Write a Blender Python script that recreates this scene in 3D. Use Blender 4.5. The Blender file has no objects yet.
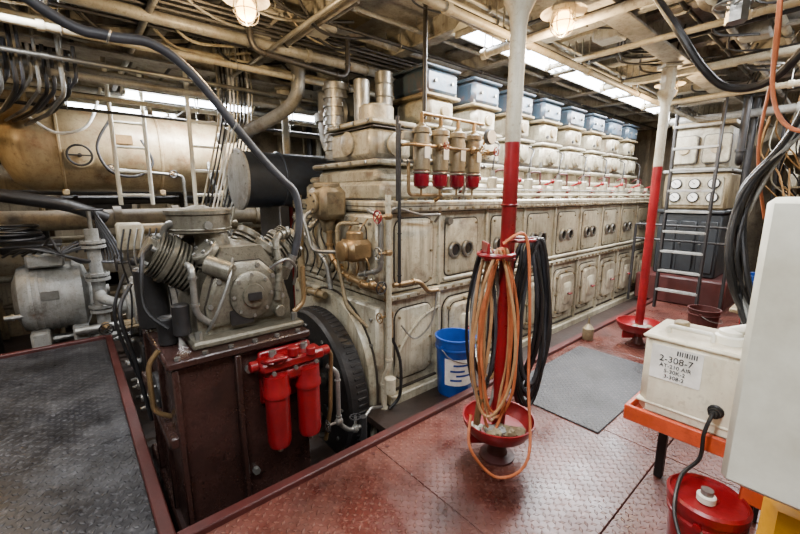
import bpy, bmesh, math, random
from mathutils import Vector, Matrix
random.seed(4)
V=Vector
def S(r,g,b):
    f=lambda c:(c/255/12.92) if c/255<=.04045 else ((c/255+.055)/1.055)**2.4
    return (f(r),f(g),f(b),1)
# ---------------------------------------------------------------- materials
def nt(name):
    m=bpy.data.materials.new(name); m.use_nodes=True
    t=m.node_tree; return m,t,t.nodes,t.links,t.nodes['Principled BSDF']
def paint(name,col,dirt=(70,52,38),amt=.5,rough=.45,metal=0,scale=3.0,bump=.15,streak=.5,spec=.5):
    m,t,n,l,p=nt(name)
    tc=n.new('ShaderNodeTexCoord')
    def M(op,a,b=None):
        q=n.new('ShaderNodeMath'); q.operation=op
        for i,v in enumerate((a,b)):
            if v is None: continue
            if isinstance(v,(int,float)): q.inputs[i].default_value=v
            else: l.new(v,q.inputs[i])
        return q.outputs[0]
    def noise(sc,det,ro,vec=None):
        q=n.new('ShaderNodeTexNoise'); q.inputs['Scale'].default_value=sc; q.inputs['Detail'].default_value=det; q.inputs['Roughness'].default_value=ro
        l.new(vec or tc.outputs['Object'],q.inputs['Vector']); return q.outputs['Fac']
    def ramp(v,a,b):
        q=n.new('ShaderNodeMapRange'); q.inputs['From Min'].default_value=a; q.inputs['From Max'].default_value=b; l.new(v,q.inputs['Value']); return q.outputs[0]
    n1=noise(scale,10,.74)
    lo=.64-.2*amt
    a=ramp(n1,lo,lo+.17)
    mp=n.new('ShaderNodeMapping'); mp.inputs['Scale'].default_value=(11,11,.75); l.new(tc.outputs['Object'],mp.inputs['Vector'])
    st=M('MULTIPLY',ramp(noise(1.5,8,.7,mp.outputs[0]),.49,.68),streak)
    fine=M('MULTIPLY',ramp(noise(scale*11,4,.65),.54,.68),.65*min(1,amt*1.6))
    d=M('MULTIPLY',M('MAXIMUM',M('MAXIMUM',a,st),fine),min(.92,amt*1.35))
    mv=n.new('ShaderNodeMix'); mv.data_type='RGBA'; c=S(*col)
    mv.inputs[6].default_value=(c[0]*.55,c[1]*.54,c[2]*.5,1); mv.inputs[7].default_value=(min(1,c[0]*1.2),min(1,c[1]*1.2),min(1,c[2]*1.2),1)
    l.new(ramp(noise(scale*.6,7,.65),.32,.66),mv.inputs[0])
    dd=S(*dirt)
    mdt=n.new('ShaderNodeMix'); mdt.data_type='RGBA'; mdt.inputs[6].default_value=dd; mdt.inputs[7].default_value=(min(1,dd[0]*1.9),dd[1]*1.35,dd[2]*.95,1)
    l.new(ramp(noise(scale*2.3,4,.6),.45,.65),mdt.inputs[0])
    mc=n.new('ShaderNodeMix'); mc.data_type='RGBA'; l.new(mdt.outputs[2],mc.inputs[7])
    l.new(mv.outputs[2],mc.inputs[6]); l.new(d,mc.inputs[0]); l.new(mc.outputs[2],p.inputs['Base Color'])
    mr=n.new('ShaderNodeMapRange'); mr.inputs['To Min'].default_value=max(.05,rough-.15); mr.inputs['To Max'].default_value=min(1,rough+.28)
    l.new(n1,mr.inputs['Value']); l.new(mr.outputs[0],p.inputs['Roughness'])
    p.inputs['Metallic'].default_value=metal; p.inputs['Specular IOR Level'].default_value=spec
    if bump:
        b=n.new('ShaderNodeBump'); b.inputs['Strength'].default_value=bump*1.7; b.inputs['Distance'].default_value=.01
        l.new(noise(scale*8,5,.6),b.inputs['Height']); l.new(b.outputs[0],p.inputs['Normal'])
    return m
def plate(name,base,worn,s=.035,rough=.35,wearpos=.5,colmix=.35,kr=.3,kf=.42):
    m,t,n,l,p=nt(name)
    tc=n.new('ShaderNodeTexCoord'); sp=n.new('ShaderNodeSeparateXYZ'); l.new(tc.outputs['Object'],sp.inputs[0])
    def M(op,a,b=None,c=None):
        q=n.new('ShaderNodeMath'); q.operation=op
        for i,v in enumerate((a,b,c)):
            if v is None: continue
            if isinstance(v,(int,float)): q.inputs[i].default_value=v
            else: l.new(v,q.inputs[i])
        return q.outputs[0]
    k=1/(s*1.414)
    a=M('MULTIPLY',M('ADD',sp.outputs[0],sp.outputs[1]),k); b=M('MULTIPLY',M('SUBTRACT',sp.outputs[0],sp.outputs[1]),k)
    fa=M('FLOOR',a); fb=M('FLOOR',b)
    xa=M('ABSOLUTE',M('SUBTRACT',M('SUBTRACT',a,fa),.5)); xb=M('ABSOLUTE',M('SUBTRACT',M('SUBTRACT',b,fb),.5))
    par=M('FLOORED_MODULO',M('ADD',fa,fb),2)
    def mix(x,y,f): return M('ADD',M('MULTIPLY',x,M('SUBTRACT',1,f)),M('MULTIPLY',y,f))
    u=mix(xa,xb,par); w=mix(xb,xa,par)
    h=M('SUBTRACT',1,M('ADD',M('MULTIPLY',u,1.9),M('MULTIPLY',w,4.2)))
    h=M('MINIMUM',M('MULTIPLY',M('MAXIMUM',h,0),2.5),1)
    n1=n.new('ShaderNodeTexNoise'); n1.inputs['Scale'].default_value=2.6; n1.inputs['Detail'].default_value=10; n1.inputs['Roughness'].default_value=.75; l.new(tc.outputs['Object'],n1.inputs['Vector'])
    r=n.new('ShaderNodeValToRGB'); r.color_ramp.elements[0].position=wearpos-.1; r.color_ramp.elements[1].position=wearpos+.16; l.new(n1.outputs['Fac'],r.inputs['Fac'])
    n2=n.new('ShaderNodeTexNoise'); n2.inputs['Scale'].default_value=30; n2.inputs['Detail'].default_value=6; n2.inputs['Roughness'].default_value=.7; l.new(tc.outputs['Object'],n2.inputs['Vector'])
    r2=n.new('ShaderNodeValToRGB'); r2.color_ramp.elements[0].position=.54; r2.color_ramp.elements[1].position=.7; l.new(n2.outputs['Fac'],r2.inputs['Fac'])
    n3=n.new('ShaderNodeTexNoise'); n3.inputs['Scale'].default_value=1.5; n3.inputs['Detail'].default_value=9; n3.inputs['Roughness'].default_value=.65; l.new(tc.outputs['Object'],n3.inputs['Vector'])
    f=M('ADD',M('MULTIPLY',h,colmix),M('ADD',M('MULTIPLY',r.outputs[0],kr),M('MULTIPLY',r2.outputs[0],kf)))
    f=M('MINIMUM',f,1)
    mc=n.new('ShaderNodeMix'); mc.data_type='RGBA'; mc.inputs[6].default_value=S(*base); mc.inputs[7].default_value=S(*worn)
    l.new(f,mc.inputs[0])
    md=n.new('ShaderNodeMix'); md.data_type='RGBA'; md.blend_type='MULTIPLY'; md.inputs[7].default_value=(.3,.29,.29,1)
    rd=n.new('ShaderNodeMapRange'); rd.inputs['From Min'].default_value=.44; rd.inputs['From Max'].default_value=.66; l.new(n3.outputs['Fac'],rd.inputs['Value'])
    l.new(mc.outputs[2],md.inputs[6]); l.new(rd.outputs[0],md.inputs[0]); l.new(md.outputs[2],p.inputs['Base Color'])
    mr=n.new('ShaderNodeMapRange'); mr.inputs['From Min'].default_value=.3; mr.inputs['From Max'].default_value=.7; mr.inputs['To Min'].default_value=rough-.12; mr.inputs['To Max'].default_value=rough+.25; l.new(n1.outputs['Fac'],mr.inputs['Value']); l.new(mr.outputs[0],p.inputs['Roughness'])
    bp=n.new('ShaderNodeBump'); bp.inputs['Strength'].default_value=1; bp.inputs['Distance'].default_value=.007; l.new(h,bp.inputs['Height']); l.new(bp.outputs[0],p.inputs['Normal'])
    return m
def emis(name,col,st):
    m,t,n,l,p=nt(name); p.inputs['Base Color'].default_value=S(*col); p.inputs['Emission Color'].default_value=S(*col); p.inputs['Emission Strength'].default_value=st
    return m
cream=paint('cream_engine_paint',(184,178,157),(70,56,40),.64,.28,.1,2.6,.14,.8)
cream3=paint('cream_head_paint',(172,166,146),(68,54,38),.72,.32,.12,4,.16,.85)
cream2=paint('cream_pipe_paint',(176,170,150),(90,70,48),.6,.42,0,4,.15,.5)
offwh=paint('offwhite_ceiling_paint',(166,163,154),(62,52,42),.75,.48,0,2.4,.15,.7)
capblue=paint('blue_grey_head_cover',(54,72,86),(96,70,48),.5,.34,.2,5,.12,.65)
gtan=paint('tan_grime_paint',(138,124,96),(58,44,30),.65,.38,.2,5,.15,.6)
brownbase=paint('brown_base_paint',(56,36,32),(24,20,19),.72,.22,.1,5,.18,.6)
compg=paint('compressor_grey',(112,108,95),(42,36,29),.68,.32,.45,6,.18,.6)
steel=paint('worn_steel',(146,146,142),(78,66,52),.5,.32,.75,5,.1,.3)
dark=paint('dark_iron',(44,43,44),(30,26,24),.5,.4,.3,5,.15,.4)
black=paint('black_rubber',(18,18,20),(40,38,36),.3,.42,0,8,.1,.2)
hoseg=paint('grey_hose_rubber',(56,57,62),(36,34,32),.3,.42,0,8,.1,.2)
red=paint('red_gloss_paint',(128,13,22),(56,12,14),.5,.26,0,4,.08,.4)
dred=paint('dark_red_paint',(72,29,26),(36,22,20),.5,.4,0,4,.1,.4)
redglass=paint('red_filter_bowl',(112,6,28),(60,6,16),.3,.12,0,8,0,.2)
orange=paint('orange_paint',(186,70,34),(96,38,24),.45,.38,0,6,.05,.3)
orhose=paint('orange_hose_rubber',(182,100,58),(120,60,38),.35,.45,0,12,.05,.1)
tanhose=paint('tan_hose_rubber',(170,128,88),(110,76,50),.35,.45,0,12,.05,.1)
blue=paint('blue_plastic',(18,68,152),(18,40,86),.3,.33,0,6,.03,.3)
white=paint('white_plastic',(222,220,208),(160,150,130),.35,.35,0,4,.02,.3)
ivory=paint('ivory_plastic',(214,206,184),(134,120,96),.5,.35,0,4,.03,.4)
paper=paint('glossy_white_plastic',(244,240,222),(230,220,194),.15,.3,0,2,.01,.1)
yellow=paint('yellow_plastic',(222,160,10),(150,104,16),.3,.32,0,5,.03,.3)
tankc=paint('tank_cream',(174,156,122),(96,70,44),.7,.34,.05,2.5,.1,.6)
blued=paint('blue_grey_duct',(50,56,66),(40,38,38),.5,.32,.25,4,.1,.3)
dgrey=paint('dark_grey_cabinet',(44,48,52),(32,30,28),.5,.34,.1,4,.1,.4)
brass=paint('brass_pipe',(146,120,84),(70,52,36),.5,.32,.6,8,.1,.2)
lgrey=paint('light_grey_paint',(148,149,146),(72,62,50),.65,.38,.1,4,.1,.5)
wallm=paint('hull_wall_paint',(136,124,102),(60,46,34),.75,.5,0,2,.15,.8)
bilge=paint('bilge_paint',(48,38,34),(24,22,20),.6,.35,0,2,.2,.2)
wood=paint('tan_shelf_goods',(160,122,74),(80,54,34),.6,.6,0,6,.1,.3)
mfloor=plate('red_checker_plate',(78,35,28),(142,98,84),.036,.28,.52,.36)
mblack=plate('black_checker_plate',(34,34,38),(142,142,144),.045,.34,.56,.2,.22,.46)
mmat=plate('grey_rubber_mat',(50,50,53),(110,108,104),.03,.5,.6,.28)
tube_m=emis('fluorescent_tube',(235,242,255),24)
bulb_m=emis('warm_bulb_glass',(255,192,104),20)
labelm=paint('label_white',(232,230,224),(200,196,190),.2,.5,0,6,0,.1)
inkm=paint('ink_black',(26,26,28),(40,40,40),.2,.5,0,6,0,.1)
glassm=paint('dark_port_glass',(26,25,24),(60,50,40),.3,.12,0,8,0,.2)
gask=paint('dark_gasket_line',(44,36,28),(30,24,20),.5,.55,0,8,.1,.3)

# ---------------------------------------------------------------- builder
class B:
    def __init__(s,name): s.name=name; s.v=[]; s.f=[]; s.m=[]; s.mats=[]
    def mi(s,m):
        if m not in s.mats: s.mats.append(m)
        return s.mats.index(m)
    def add(s,vs,fs,mat):
        o=len(s.v); s.v+= [tuple(x) for x in vs]; k=s.mi(mat)
        for f in fs: s.f.append([i+o for i in f]); s.m.append(k)
    def box(s,c,size,mat,bev=.008,rot=None):
        c=V(c); h=V(size)/2; b=min(bev,min(h)*.8)
        R=rot if rot else Matrix.Identity(3)
        idx={}; vs=[]
        for sx in(-1,1):
            for sy in(-1,1):
                for sz in(-1,1):
                    sg=(sx,sy,sz)
                    for a in range(3):
                        p=V([sg[i]*(h[i]-(0 if i==a else b)) for i in range(3)])
                        idx[(sg,a)]=len(vs); vs.append(c+R@p)
        fs=[]
        for a in range(3):
            i,j=[k for k in range(3) if k!=a]
            for sa in(-1,1):
                q=[]
                for si,sj in((-1,-1),(1,-1),(1,1),(-1,1)):
                    sg=[0]*3; sg[a]=sa; sg[i]=si; sg[j]=sj; q.append(idx[(tuple(sg),a)])
                fs.append(q)
            for si in(-1,1):
                for sj in(-1,1):
                    g0=[0]*3; g0[a]=-1; g0[i]=si; g0[j]=sj; g1=list(g0); g1[a]=1
                    fs.append([idx[(tuple(g0),i)],idx[(tuple(g1),i)],idx[(tuple(g1),j)],idx[(tuple(g0),j)]])
        for sx in(-1,1):
            for sy in(-1,1):
                for sz in(-1,1): fs.append([idx[((sx,sy,sz),a)] for a in range(3)])
        s.add(vs,fs,mat)
    def bx(s,x0,x1,y0,y1,z0,z1,mat,bev=.008): s.box(((x0+x1)/2,(y0+y1)/2,(z0+z1)/2),(abs(x1-x0),abs(y1-y0),abs(z1-z0)),mat,bev)
    def lathe(s,o,ax,prof,mat,seg=24,caps=True):
        o=V(o); ax=V(ax).normalized(); up=V((0,0,1)) if abs(ax.z)<.9 else V((1,0,0))
        u=ax.cross(up).normalized(); w=ax.cross(u)
        vs=[];fs=[]
        for r,h in prof:
            for i in range(seg):
                a=2*math.pi*i/seg; vs.append(o+ax*h+(u*math.cos(a)+w*math.sin(a))*max(r,.0005))
        for k in range(len(prof)-1):
            for i in range(seg):
                j=(i+1)%seg; fs.append([k*seg+i,k*seg+j,(k+1)*seg+j,(k+1)*seg+i])
        if caps: fs.append(list(range(seg))); fs.append([(len(prof)-1)*seg+i for i in range(seg)])
        s.add(vs,fs,mat)
    def cyl(s,p0,p1,r,mat,r1=None,seg=20,ch=0):
        p0=V(p0);p1=V(p1);L=(p1-p0).length; r1=r if r1 is None else r1
        pr=[(r,0),(r1,L)] if ch<=0 else [(r-ch,0),(r,ch),(r1,L-ch),(r1-ch,L)]
        s.lathe(p0,p1-p0,pr,mat,seg)
    def sph(s,c,r,mat,sc=(1,1,1),seg=14,rough=0):
        c=V(c); vs=[];fs=[]; n=seg//2
        for i in range(n+1):
            for j in range(seg):
                t=math.pi*i/n; a=2*math.pi*j/seg; k=1+(random.uniform(-rough,rough) if 0<i<n else 0)
                vs.append(c+V((r*sc[0]*math.sin(t)*math.cos(a)*k,r*sc[1]*math.sin(t)*math.sin(a)*k,r*sc[2]*math.cos(t)*k)))
        for i in range(n):
            for j in range(seg):
                q=(j+1)%seg; fs.append([i*seg+j,i*seg+q,(i+1)*seg+q,(i+1)*seg+j])
        s.add(vs,fs,mat)
    def sweep(s,pts,r,mat,seg=8,closed=False):
        pts=[V(p) for p in pts]; n=len(pts)
        T=[]
        for i in range(n):
            a=pts[(i-1)%n] if closed or i>0 else pts[i]; b=pts[(i+1)%n] if closed or i<n-1 else pts[i]
            d=(b-a); T.append(d.normalized() if d.length>1e-9 else V((0,0,1)))
        up=V((0,0,1)) if abs(T[0].z)<.9 else V((1,0,0))
        u=T[0].cross(up).normalized(); vs=[];fs=[]
        for i in range(n):
            u=(u-T[i]*u.dot(T[i])); u=u.normalized() if u.length>1e-6 else T[i].orthogonal().normalized()
            w=T[i].cross(u)
            for k in range(seg):
                a=2*math.pi*k/seg; vs.append(pts[i]+(u*math.cos(a)+w*math.sin(a))*r)
        for i in range(n if closed else n-1):
            j=(i+1)%n
            for k in range(seg):
                q=(k+1)%seg; fs.append([i*seg+k,i*seg+q,j*seg+q,j*seg+k])
        if not closed: fs.append(list(range(seg))); fs.append([(n-1)*seg+k for k in range(seg)])
        s.add(vs,fs,mat)
    def pipe(s,pts,r,mat,bend=None,seg=12,fl=False):
        pts=[V(p) for p in pts]; bend=bend or r*2.2; out=[pts[0]]
        for i in range(1,len(pts)-1):
            p=pts[i]; a=(pts[i-1]-p); b=(pts[i+1]-p); d=min(bend,a.length*.45,b.length*.45)
            A=p+a.normalized()*d; C=p+b.normalized()*d
            for k in range(6):
                t=k/5; out.append(A*(1-t)**2+p*2*t*(1-t)+C*t*t)
        out.append(pts[-1]); s.sweep(out,r,mat,seg)
        if fl:
            for i in range(len(pts)-1):
                d=(pts[i+1]-pts[i]); L=d.length; d.normalize()
                for q in ((pts[i]+d*bend*1.1),(pts[i+1]-d*bend*1.1)):
                    if L>bend*3: s.cyl(q-d*r*.35,q+d*r*.35,r*1.35,mat,seg=seg)
    def curve(s,pts,r,mat,seg=8,closed=False,sub=8):
        pts=[V(p) for p in pts]; n=len(pts); out=[]
        g=lambda i: pts[i%n] if closed else pts[max(0,min(n-1,i))]
        for i in range(n if closed else n-1):
            a,b,c,d=g(i-1),g(i),g(i+1),g(i+2)
            for k in range(sub):
                t=k/sub; out.append(.5*((2*b)+(c-a)*t+(2*a-5*b+4*c-d)*t*t+(3*b-a-3*c+d)*t**3))
        if not closed: out.append(pts[-1])
        s.sweep(out,r,mat,seg,closed)
    def torus(s,c,ax,R,r,mat,seg=24,sg=8,arc=(0,1)):
        c=V(c); ax=V(ax).normalized(); u=ax.orthogonal().normalized(); w=ax.cross(u)
        cl=arc==(0,1)
        N=seg if cl else seg+1
        pts=[c+(u*math.cos(2*math.pi*(arc[0]+(arc[1]-arc[0])*i/seg))+w*math.sin(2*math.pi*(arc[0]+(arc[1]-arc[0])*i/seg)))*R for i in range(N)]
        s.sweep(pts,r,mat,sg,cl)
    def prism(s,poly,o,ua,va,na,d,mat,inset=0,ind=0):
        o=V(o);ua=V(ua);va=V(va);na=V(na); n=len(poly)
        cx=sum(p[0] for p in poly)/n; cy=sum(p[1] for p in poly)/n
        P=lambda p,h:o+ua*p[0]+va*p[1]+na*h
        rings=[[P(p,0) for p in poly],[P(p,d-ind) for p in poly]]
        if inset:
            sx=max(abs(p[0]-cx) for p in poly); sy=max(abs(p[1]-cy) for p in poly)
            rings.append([P((cx+(p[0]-cx)*(1-inset/sx),cy+(p[1]-cy)*(1-inset/sy)),d) for p in poly])
        vs=[q for r in rings for q in r]; fs=[]
        for k in range(len(rings)-1):
            for i in range(n): j=(i+1)%n; fs.append([k*n+i,k*n+j,(k+1)*n+j,(k+1)*n+i])
        fs.append(list(range(n))); fs.append([(len(rings)-1)*n+i for i in range(n)])
        s.add(vs,fs,mat)
    def valve(s,c,ax,r,mat,hw,hm=None):
        c=V(c); ax=V(ax).normalized(); hm=hm or mat
        s.sph(c,r*1.5,mat,seg=10); s.cyl(c,c+ax*r*4.5,r*.5,mat,seg=8)
        s.torus(c+ax*r*4.5,ax,hw,r*.25,hm,16,6)
        u=ax.orthogonal().normalized(); w=ax.cross(u)
        for d in(u,w): s.cyl(c+ax*r*4.5-d*hw,c+ax*r*4.5+d*hw,r*.18,hm,seg=6)
    def fins(s,p0,p1,ri,ro,n,mat,seg=20):
        p0=V(p0);p1=V(p1);L=(p1-p0).length; pr=[(ri,0)]
        for i in range(n):
            h=L*(i+.2)/n; w=L/n
            pr+=[(ri,h),(ro,h),(ro,h+w*.4),(ri,h+w*.4)]
        pr.append((ri,L)); s.lathe(p0,p1-p0,pr,mat,seg)
    def bolts(s,c,ax,R,n,mat,r=.008,h=.012):
        c=V(c);ax=V(ax).normalized();u=ax.orthogonal().normalized();w=ax.cross(u)
        for i in range(n):
            a=2*math.pi*i/n; p=c+(u*math.cos(a)+w*math.sin(a))*R; s.cyl(p,p+ax*h,r,mat,seg=6)
    def done(s,parent=None):
        me=bpy.data.meshes.new(s.name); me.from_pydata(s.v,[],s.f)
        for m in s.mats: me.materials.append(m)
        me.polygons.foreach_set('material_index',s.m)
        bm=bmesh.new(); bm.from_mesh(me); bmesh.ops.recalc_face_normals(bm,faces=bm.faces); bm.to_mesh(me); bm.free()
        me.polygons.foreach_set('use_smooth',[True]*len(me.polygons)); me.set_sharp_from_angle(angle=.62); me.update()
        o=bpy.data.objects.new(s.name,me); bpy.context.collection.objects.link(o)
        if parent: o.parent=parent
        return o
def rr(w,h,r,n=5):
    out=[]
    for cx,cy,a0 in((w/2-r,h/2-r,0),(-w/2+r,h/2-r,90),(-w/2+r,-h/2+r,180),(w/2-r,-h/2+r,270)):
        for i in range(n+1):
            a=math.radians(a0+90*i/n); out.append((cx+r*math.cos(a),cy+r*math.sin(a)))
    return out
def RZ(d): return Matrix.Rotation(math.radians(d),3,'Z')
X_,Y_,Z_=(1,0,0),(0,1,0),(0,0,1); nX,nY,nZ=(-1,0,0),(0,-1,0),(0,0,-1)

# ---------------------------------------------------------------- room shell
b=B('floor')
ys=[(-1.6,.543),(.547,1.70)]; xs=[(.19,1.248),(1.252,2.48),(2.484,3.9),(3.904,5.4),(5.404,7.2),(7.204,9.3)]
for y0,y1 in ys:
    for x0,x1 in xs: b.bx(x0,x1,y0,y1,-.04,0,mfloor,.003)
b.bx(.19,9.3,-1.6,1.7,-.07,-.04,dark,.002)
b.bx(.19,9.3,1.70,1.76,-.2,.03,dred,.006)
b.bx(7.2,9.3,1.76,4.6,-.05,0,mfloor,.002)
for y0,y1 in ys:
    for x0,x1 in xs:
        for x in(x0+.05,x1-.05):
            for y in(y0+.05,y1-.05): b.cyl((x,y,0),(x,y,.003),.012,dred,seg=8)
b.done()
b=B('floor_black_plate')
for y0,y1 in((-1.6,.6),(.604,2.8),(2.804,4.97)):
    for x0,x1 in((-3.2,-1.2),(-1.196,.13)): b.bx(x0,x1,y0,y1,-.04,0,mblack,.002)
b.bx(-3.2,.13,-1.6,4.97,-.07,-.04,dark,.002)
b.bx(.13,.19,-1.6,5.0,-.2,.035,dred,.006); b.bx(-3.2,.19,4.97,5.03,-.2,.03,dred,.006)
b.done()
b=B('floor_bilge'); b.bx(-3.2,9.3,-1.6,7.3,-.6,-.42,bilge,.002)
b.bx(1.45,7.2,1.76,2.2,-.1,-.05,bilge,.002); b.done()
def wall(name,x0,x1,y0,y1):
    b=B(name); b.bx(x0,x1,y0,y1,-.6,3.0,wallm,.002)
    if x1-x0>y1-y0:
        n=int((x1-x0)/.7); inw=-1 if y0>0 else 1; yy=y0 if y0>0 else y1
        for i in range(n): x=x0+.35+.7*i; b.box((x,yy+inw*.06,1.2),(.02,.12,3.5),wallm,.003); b.box((x,yy+inw*.12,1.2),(.08,.012,3.5),wallm,.003)
    else:
        n=int((y1-y0)/.7); inw=-1 if x0>0 else 1; xx=x0 if x0>0 else x1
        for i in range(n): y=y0+.35+.7*i; b.box((xx+inw*.06,y,1.2),(.12,.02,3.5),wallm,.003); b.box((xx+inw*.12,y,1.2),(.012,.08,3.5),wallm,.003)
    b.done()
wall('wall_back',-3.3,9.4,7.3,7.4); wall('wall_front',-3.3,9.4,-1.7,-1.6)
wall('wall_left',-3.3,-3.2,-1.6,7.3); wall('wall_right',9.3,9.4,-1.6,7.3)
b=B('ceiling'); b.bx(-3.3,9.4,-1.7,7.4,2.95,3.0,offwh,.002)
for i in range(14):
    x=-2.9+.9*i; b.bx(x-.008,x+.008,-1.6,7.3,2.78,2.95,offwh,.002); b.bx(x-.06,x+.06,-1.6,7.3,2.765,2.78,offwh,.002)
for y in(1.2,4.2):
    b.bx(-3.2,9.3,y-.01,y+.01,2.66,2.95,offwh,.002); b.bx(-3.2,9.3,y-.08,y+.08,2.64,2.66,offwh,.003)
for i in range(90):
    x=random.uniform(-1.5,8);y=random.uniform(0,6.5); b.box((x,y,2.93),(random.uniform(.1,.5),random.uniform(.1,.4),.04),random.choice((offwh,dark,gtan,lgrey,dgrey)),.01)
b.done()

# ---------------------------------------------------------------- main engine
E=B('marine_diesel_engine'); x0,x1=1.68,7.15
E.bx(x0,x1,2.12,3.5,-.42,.74,cream,.01)
E.bx(x0-.02,x1,2.07,3.52,.74,.79,cream,.012); E.bx(x0-.005,x1,2.105,3.5,.79,.798,gask,.001); E.bx(x0-.005,x1,2.105,3.5,.73,.74,gask,.001)
E.bx(x0,x1,2.12,3.5,.79,1.38,cream,.01)
E.bx(x0-.03,x1,2.05,3.55,1.38,1.46,cream,.015); E.bx(x0-.033,x1,2.047,3.55,1.417,1.423,gask,.001); E.bx(x0-.004,x1,2.112,3.5,1.37,1.38,gask,.001)
E.bx(x0+.04,x1-.02,2.22,3.4,1.46,1.60,cream3,.03); E.bx(x0+.035,x1,2.212,3.4,1.46,1.468,gask,.001)
E.bx(x0+.06,x1-.04,2.28,3.35,1.60,1.66,cream3,.02)
E.bx(x0-.02,x1,2.04,2.14,-.42,.02,cream,.01); E.bx(x0-.01,x1,2.1,2.14,.02,.035,gask,.001)
n=54
for i in range(n):
    x=x0+.06+i*(x1-x0-.1)/n
    E.cyl((x,2.052,1.4),(x,2.038,1.4),.012,gtan,seg=6); E.cyl((x,2.07,.765),(x,2.056,.765),.011,gtan,seg=6); E.cyl((x,2.1,1.46),(x,2.1,1.475),.012,gtan,seg=6)
for i in range(9):
    x=2.2+.6*i
    if x<x1:
        E.bx(x-.014,x+.014,2.085,2.13,.02,.74,cream,.006); E.bx(x-.004+.018,x+.018,2.112,2.13,.02,1.38,gask,.001)
        E.bx(x-.012,x+.012,2.095,2.13,.79,1.38,cream,.005)
for i in range(8):
    xc=2.5+.6*i
    E.prism(rr(.495,.585,.11),(xc,2.12,.38),X_,Z_,nY,.004,gask)
    E.prism(rr(.47,.56,.1),(xc,2.12,.38),X_,Z_,nY,.03,cream,.012,.012)
    E.prism(rr(.39,.48,.085),(xc,2.092,.38),X_,Z_,nY,.004,gask)
    E.prism(rr(.37,.46,.08),(xc,2.09,.38),X_,Z_,nY,.035,cream,.02,.02)
    E.prism(rr(.2,.26,.05),(xc,2.055,.38),X_,Z_,nY,.012,cream,.01,.008)
    for dx,dz in((-.2,.2),(.2,.2),(-.2,-.2),(.2,-.2),(0,.25),(0,-.25),(.21,0),(-.21,0)):
        E.cyl((xc+dx,2.09,.38+dz),(xc+dx,2.065,.38+dz),.013,gtan,seg=6)
    E.cyl((xc,2.05,.38),(xc,2.01,.38),.016,dred,seg=10); E.box((xc,2.01,.38),(.08,.014,.016),red,.004)
    E.prism(rr(.42,.48,.055),(xc-.02,2.12,1.08),X_,Z_,nY,.004,gask)
    E.prism(rr(.4,.46,.05),(xc-.02,2.12,1.08),X_,Z_,nY,.015,cream,.01,.008)
    for dx in(-.17,.17):
        for dz in(-.19,.19): E.cyl((xc-.02+dx,2.105,1.08+dz),(xc-.02+dx,2.095,1.08+dz),.01,gtan,seg=6)
    for dx in(-.1,.06):
        E.lathe((xc+dx-.03,2.105,1.06),nY,[(.07,0),(.07,.02),(.062,.03),(.048,.03),(.046,.012)],steel,20)
        E.lathe((xc+dx-.03,2.10,1.06),nY,[(.047,0),(.047,.014)],glassm,20); E.bolts((xc+dx-.03,2.08,1.06),nY,.058,6,gtan,.005,.01)
    yc=2.6
    E.cyl((xc,yc,1.64),(xc,yc,1.78),.23,cream3,seg=28,ch=.01)
    E.box((xc,yc,1.775),(.48,.54,.04),cream3,.012); E.box((xc,yc,1.8),(.465,.525,.008),gask,.001)
    E.box((xc,yc,1.92),(.42,.48,.25),cream3,.04)
    E.box((xc,yc,2.06),(.45,.5,.03),cream3,.01); E.box((xc,yc,2.08),(.4,.46,.01),gask,.001)
    E.box((xc,yc,2.19),(.35,.43,.24),cream3,.05)
    E.box((xc,yc,2.31),(.42,.47,.03),gtan,.01)
    E.box((xc,yc,2.42),(.4,.44,.2),capblue,.035)
    E.box((xc,yc,2.53),(.42,.47,.025),capblue,.01)
    E.lathe((xc-.03,2.36,1.92),nY,[(.09,0),(.09,.02),(.07,.03),(.07,.05),(.03,.06)],cream3,20)
    E.bolts((xc-.03,2.34,1.92),nY,.078,6,steel)
    E.cyl((xc+.02,2.4,2.19),(xc+.02,2.36,2.19),.05,gtan,seg=14,ch=.006)
    E.cyl((xc-.09,2.4,2.14),(xc-.09,2.37,2.14),.02,dark,seg=10)
    for dx in(-.19,.19):
        for dy in(-.22,.22): E.cyl((xc+dx,yc+dy,1.8),(xc+dx,yc+dy,1.86),.018,steel,seg=6); E.cyl((xc+dx*.9,yc+dy*.9,2.325),(xc+dx*.9,yc+dy*.9,2.36),.013,steel,seg=6)
    for dx in(-.1,.1): E.cyl((xc+dx,2.38,2.42),(xc+dx,2.36,2.42),.014,steel,seg=8)
    E.cyl((xc-.12,2.2,1.46),(xc-.12,2.2,1.66),.045,cream3,seg=14,ch=.008); E.cyl((xc-.12,2.2,1.66),(xc-.12,2.2,1.72),.02,steel,seg=8)
    E.curve([(xc-.12,2.2,1.72),(xc-.1,2.2,1.84),(xc+.05,2.26,1.95),(xc+.12,2.36,2.0)],.008,dark,6)
    E.cyl((xc+.12,2.16,1.46),(xc+.12,2.16,1.6),.028,cream3,seg=12)
    E.cyl((xc+.12,2.16,1.6),(xc+.12,2.08,1.63),.012,red,seg=8); E.sph((xc+.12,2.07,1.635),.024,red,seg=10)
    E.cyl((xc-.02,2.14,1.46),(xc-.02,2.14,1.53),.02,dred,seg=8); E.box((xc-.02,2.12,1.545),(.07,.03,.035),red,.008)
    E.pipe([(xc+.1,2.36,1.7),(xc+.1,2.3,1.74),(xc+.24,2.28,1.74),(xc+.24,2.28,1.6)],.012,dred)
E.cyl((2.2,2.11,1.545),(7.1,2.11,1.545),.009,steel,seg=8)
E.cyl((2.2,2.09,1.5),(7.1,2.09,1.5),.014,cream2,seg=8)
E.cyl((2.2,2.055,.84),(7.1,2.055,.84),.015,cream2,seg=10)
E.cyl((1.9,3.15,2.2),(7.1,3.15,2.2),.2,dgrey,seg=24,ch=.02)
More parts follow.
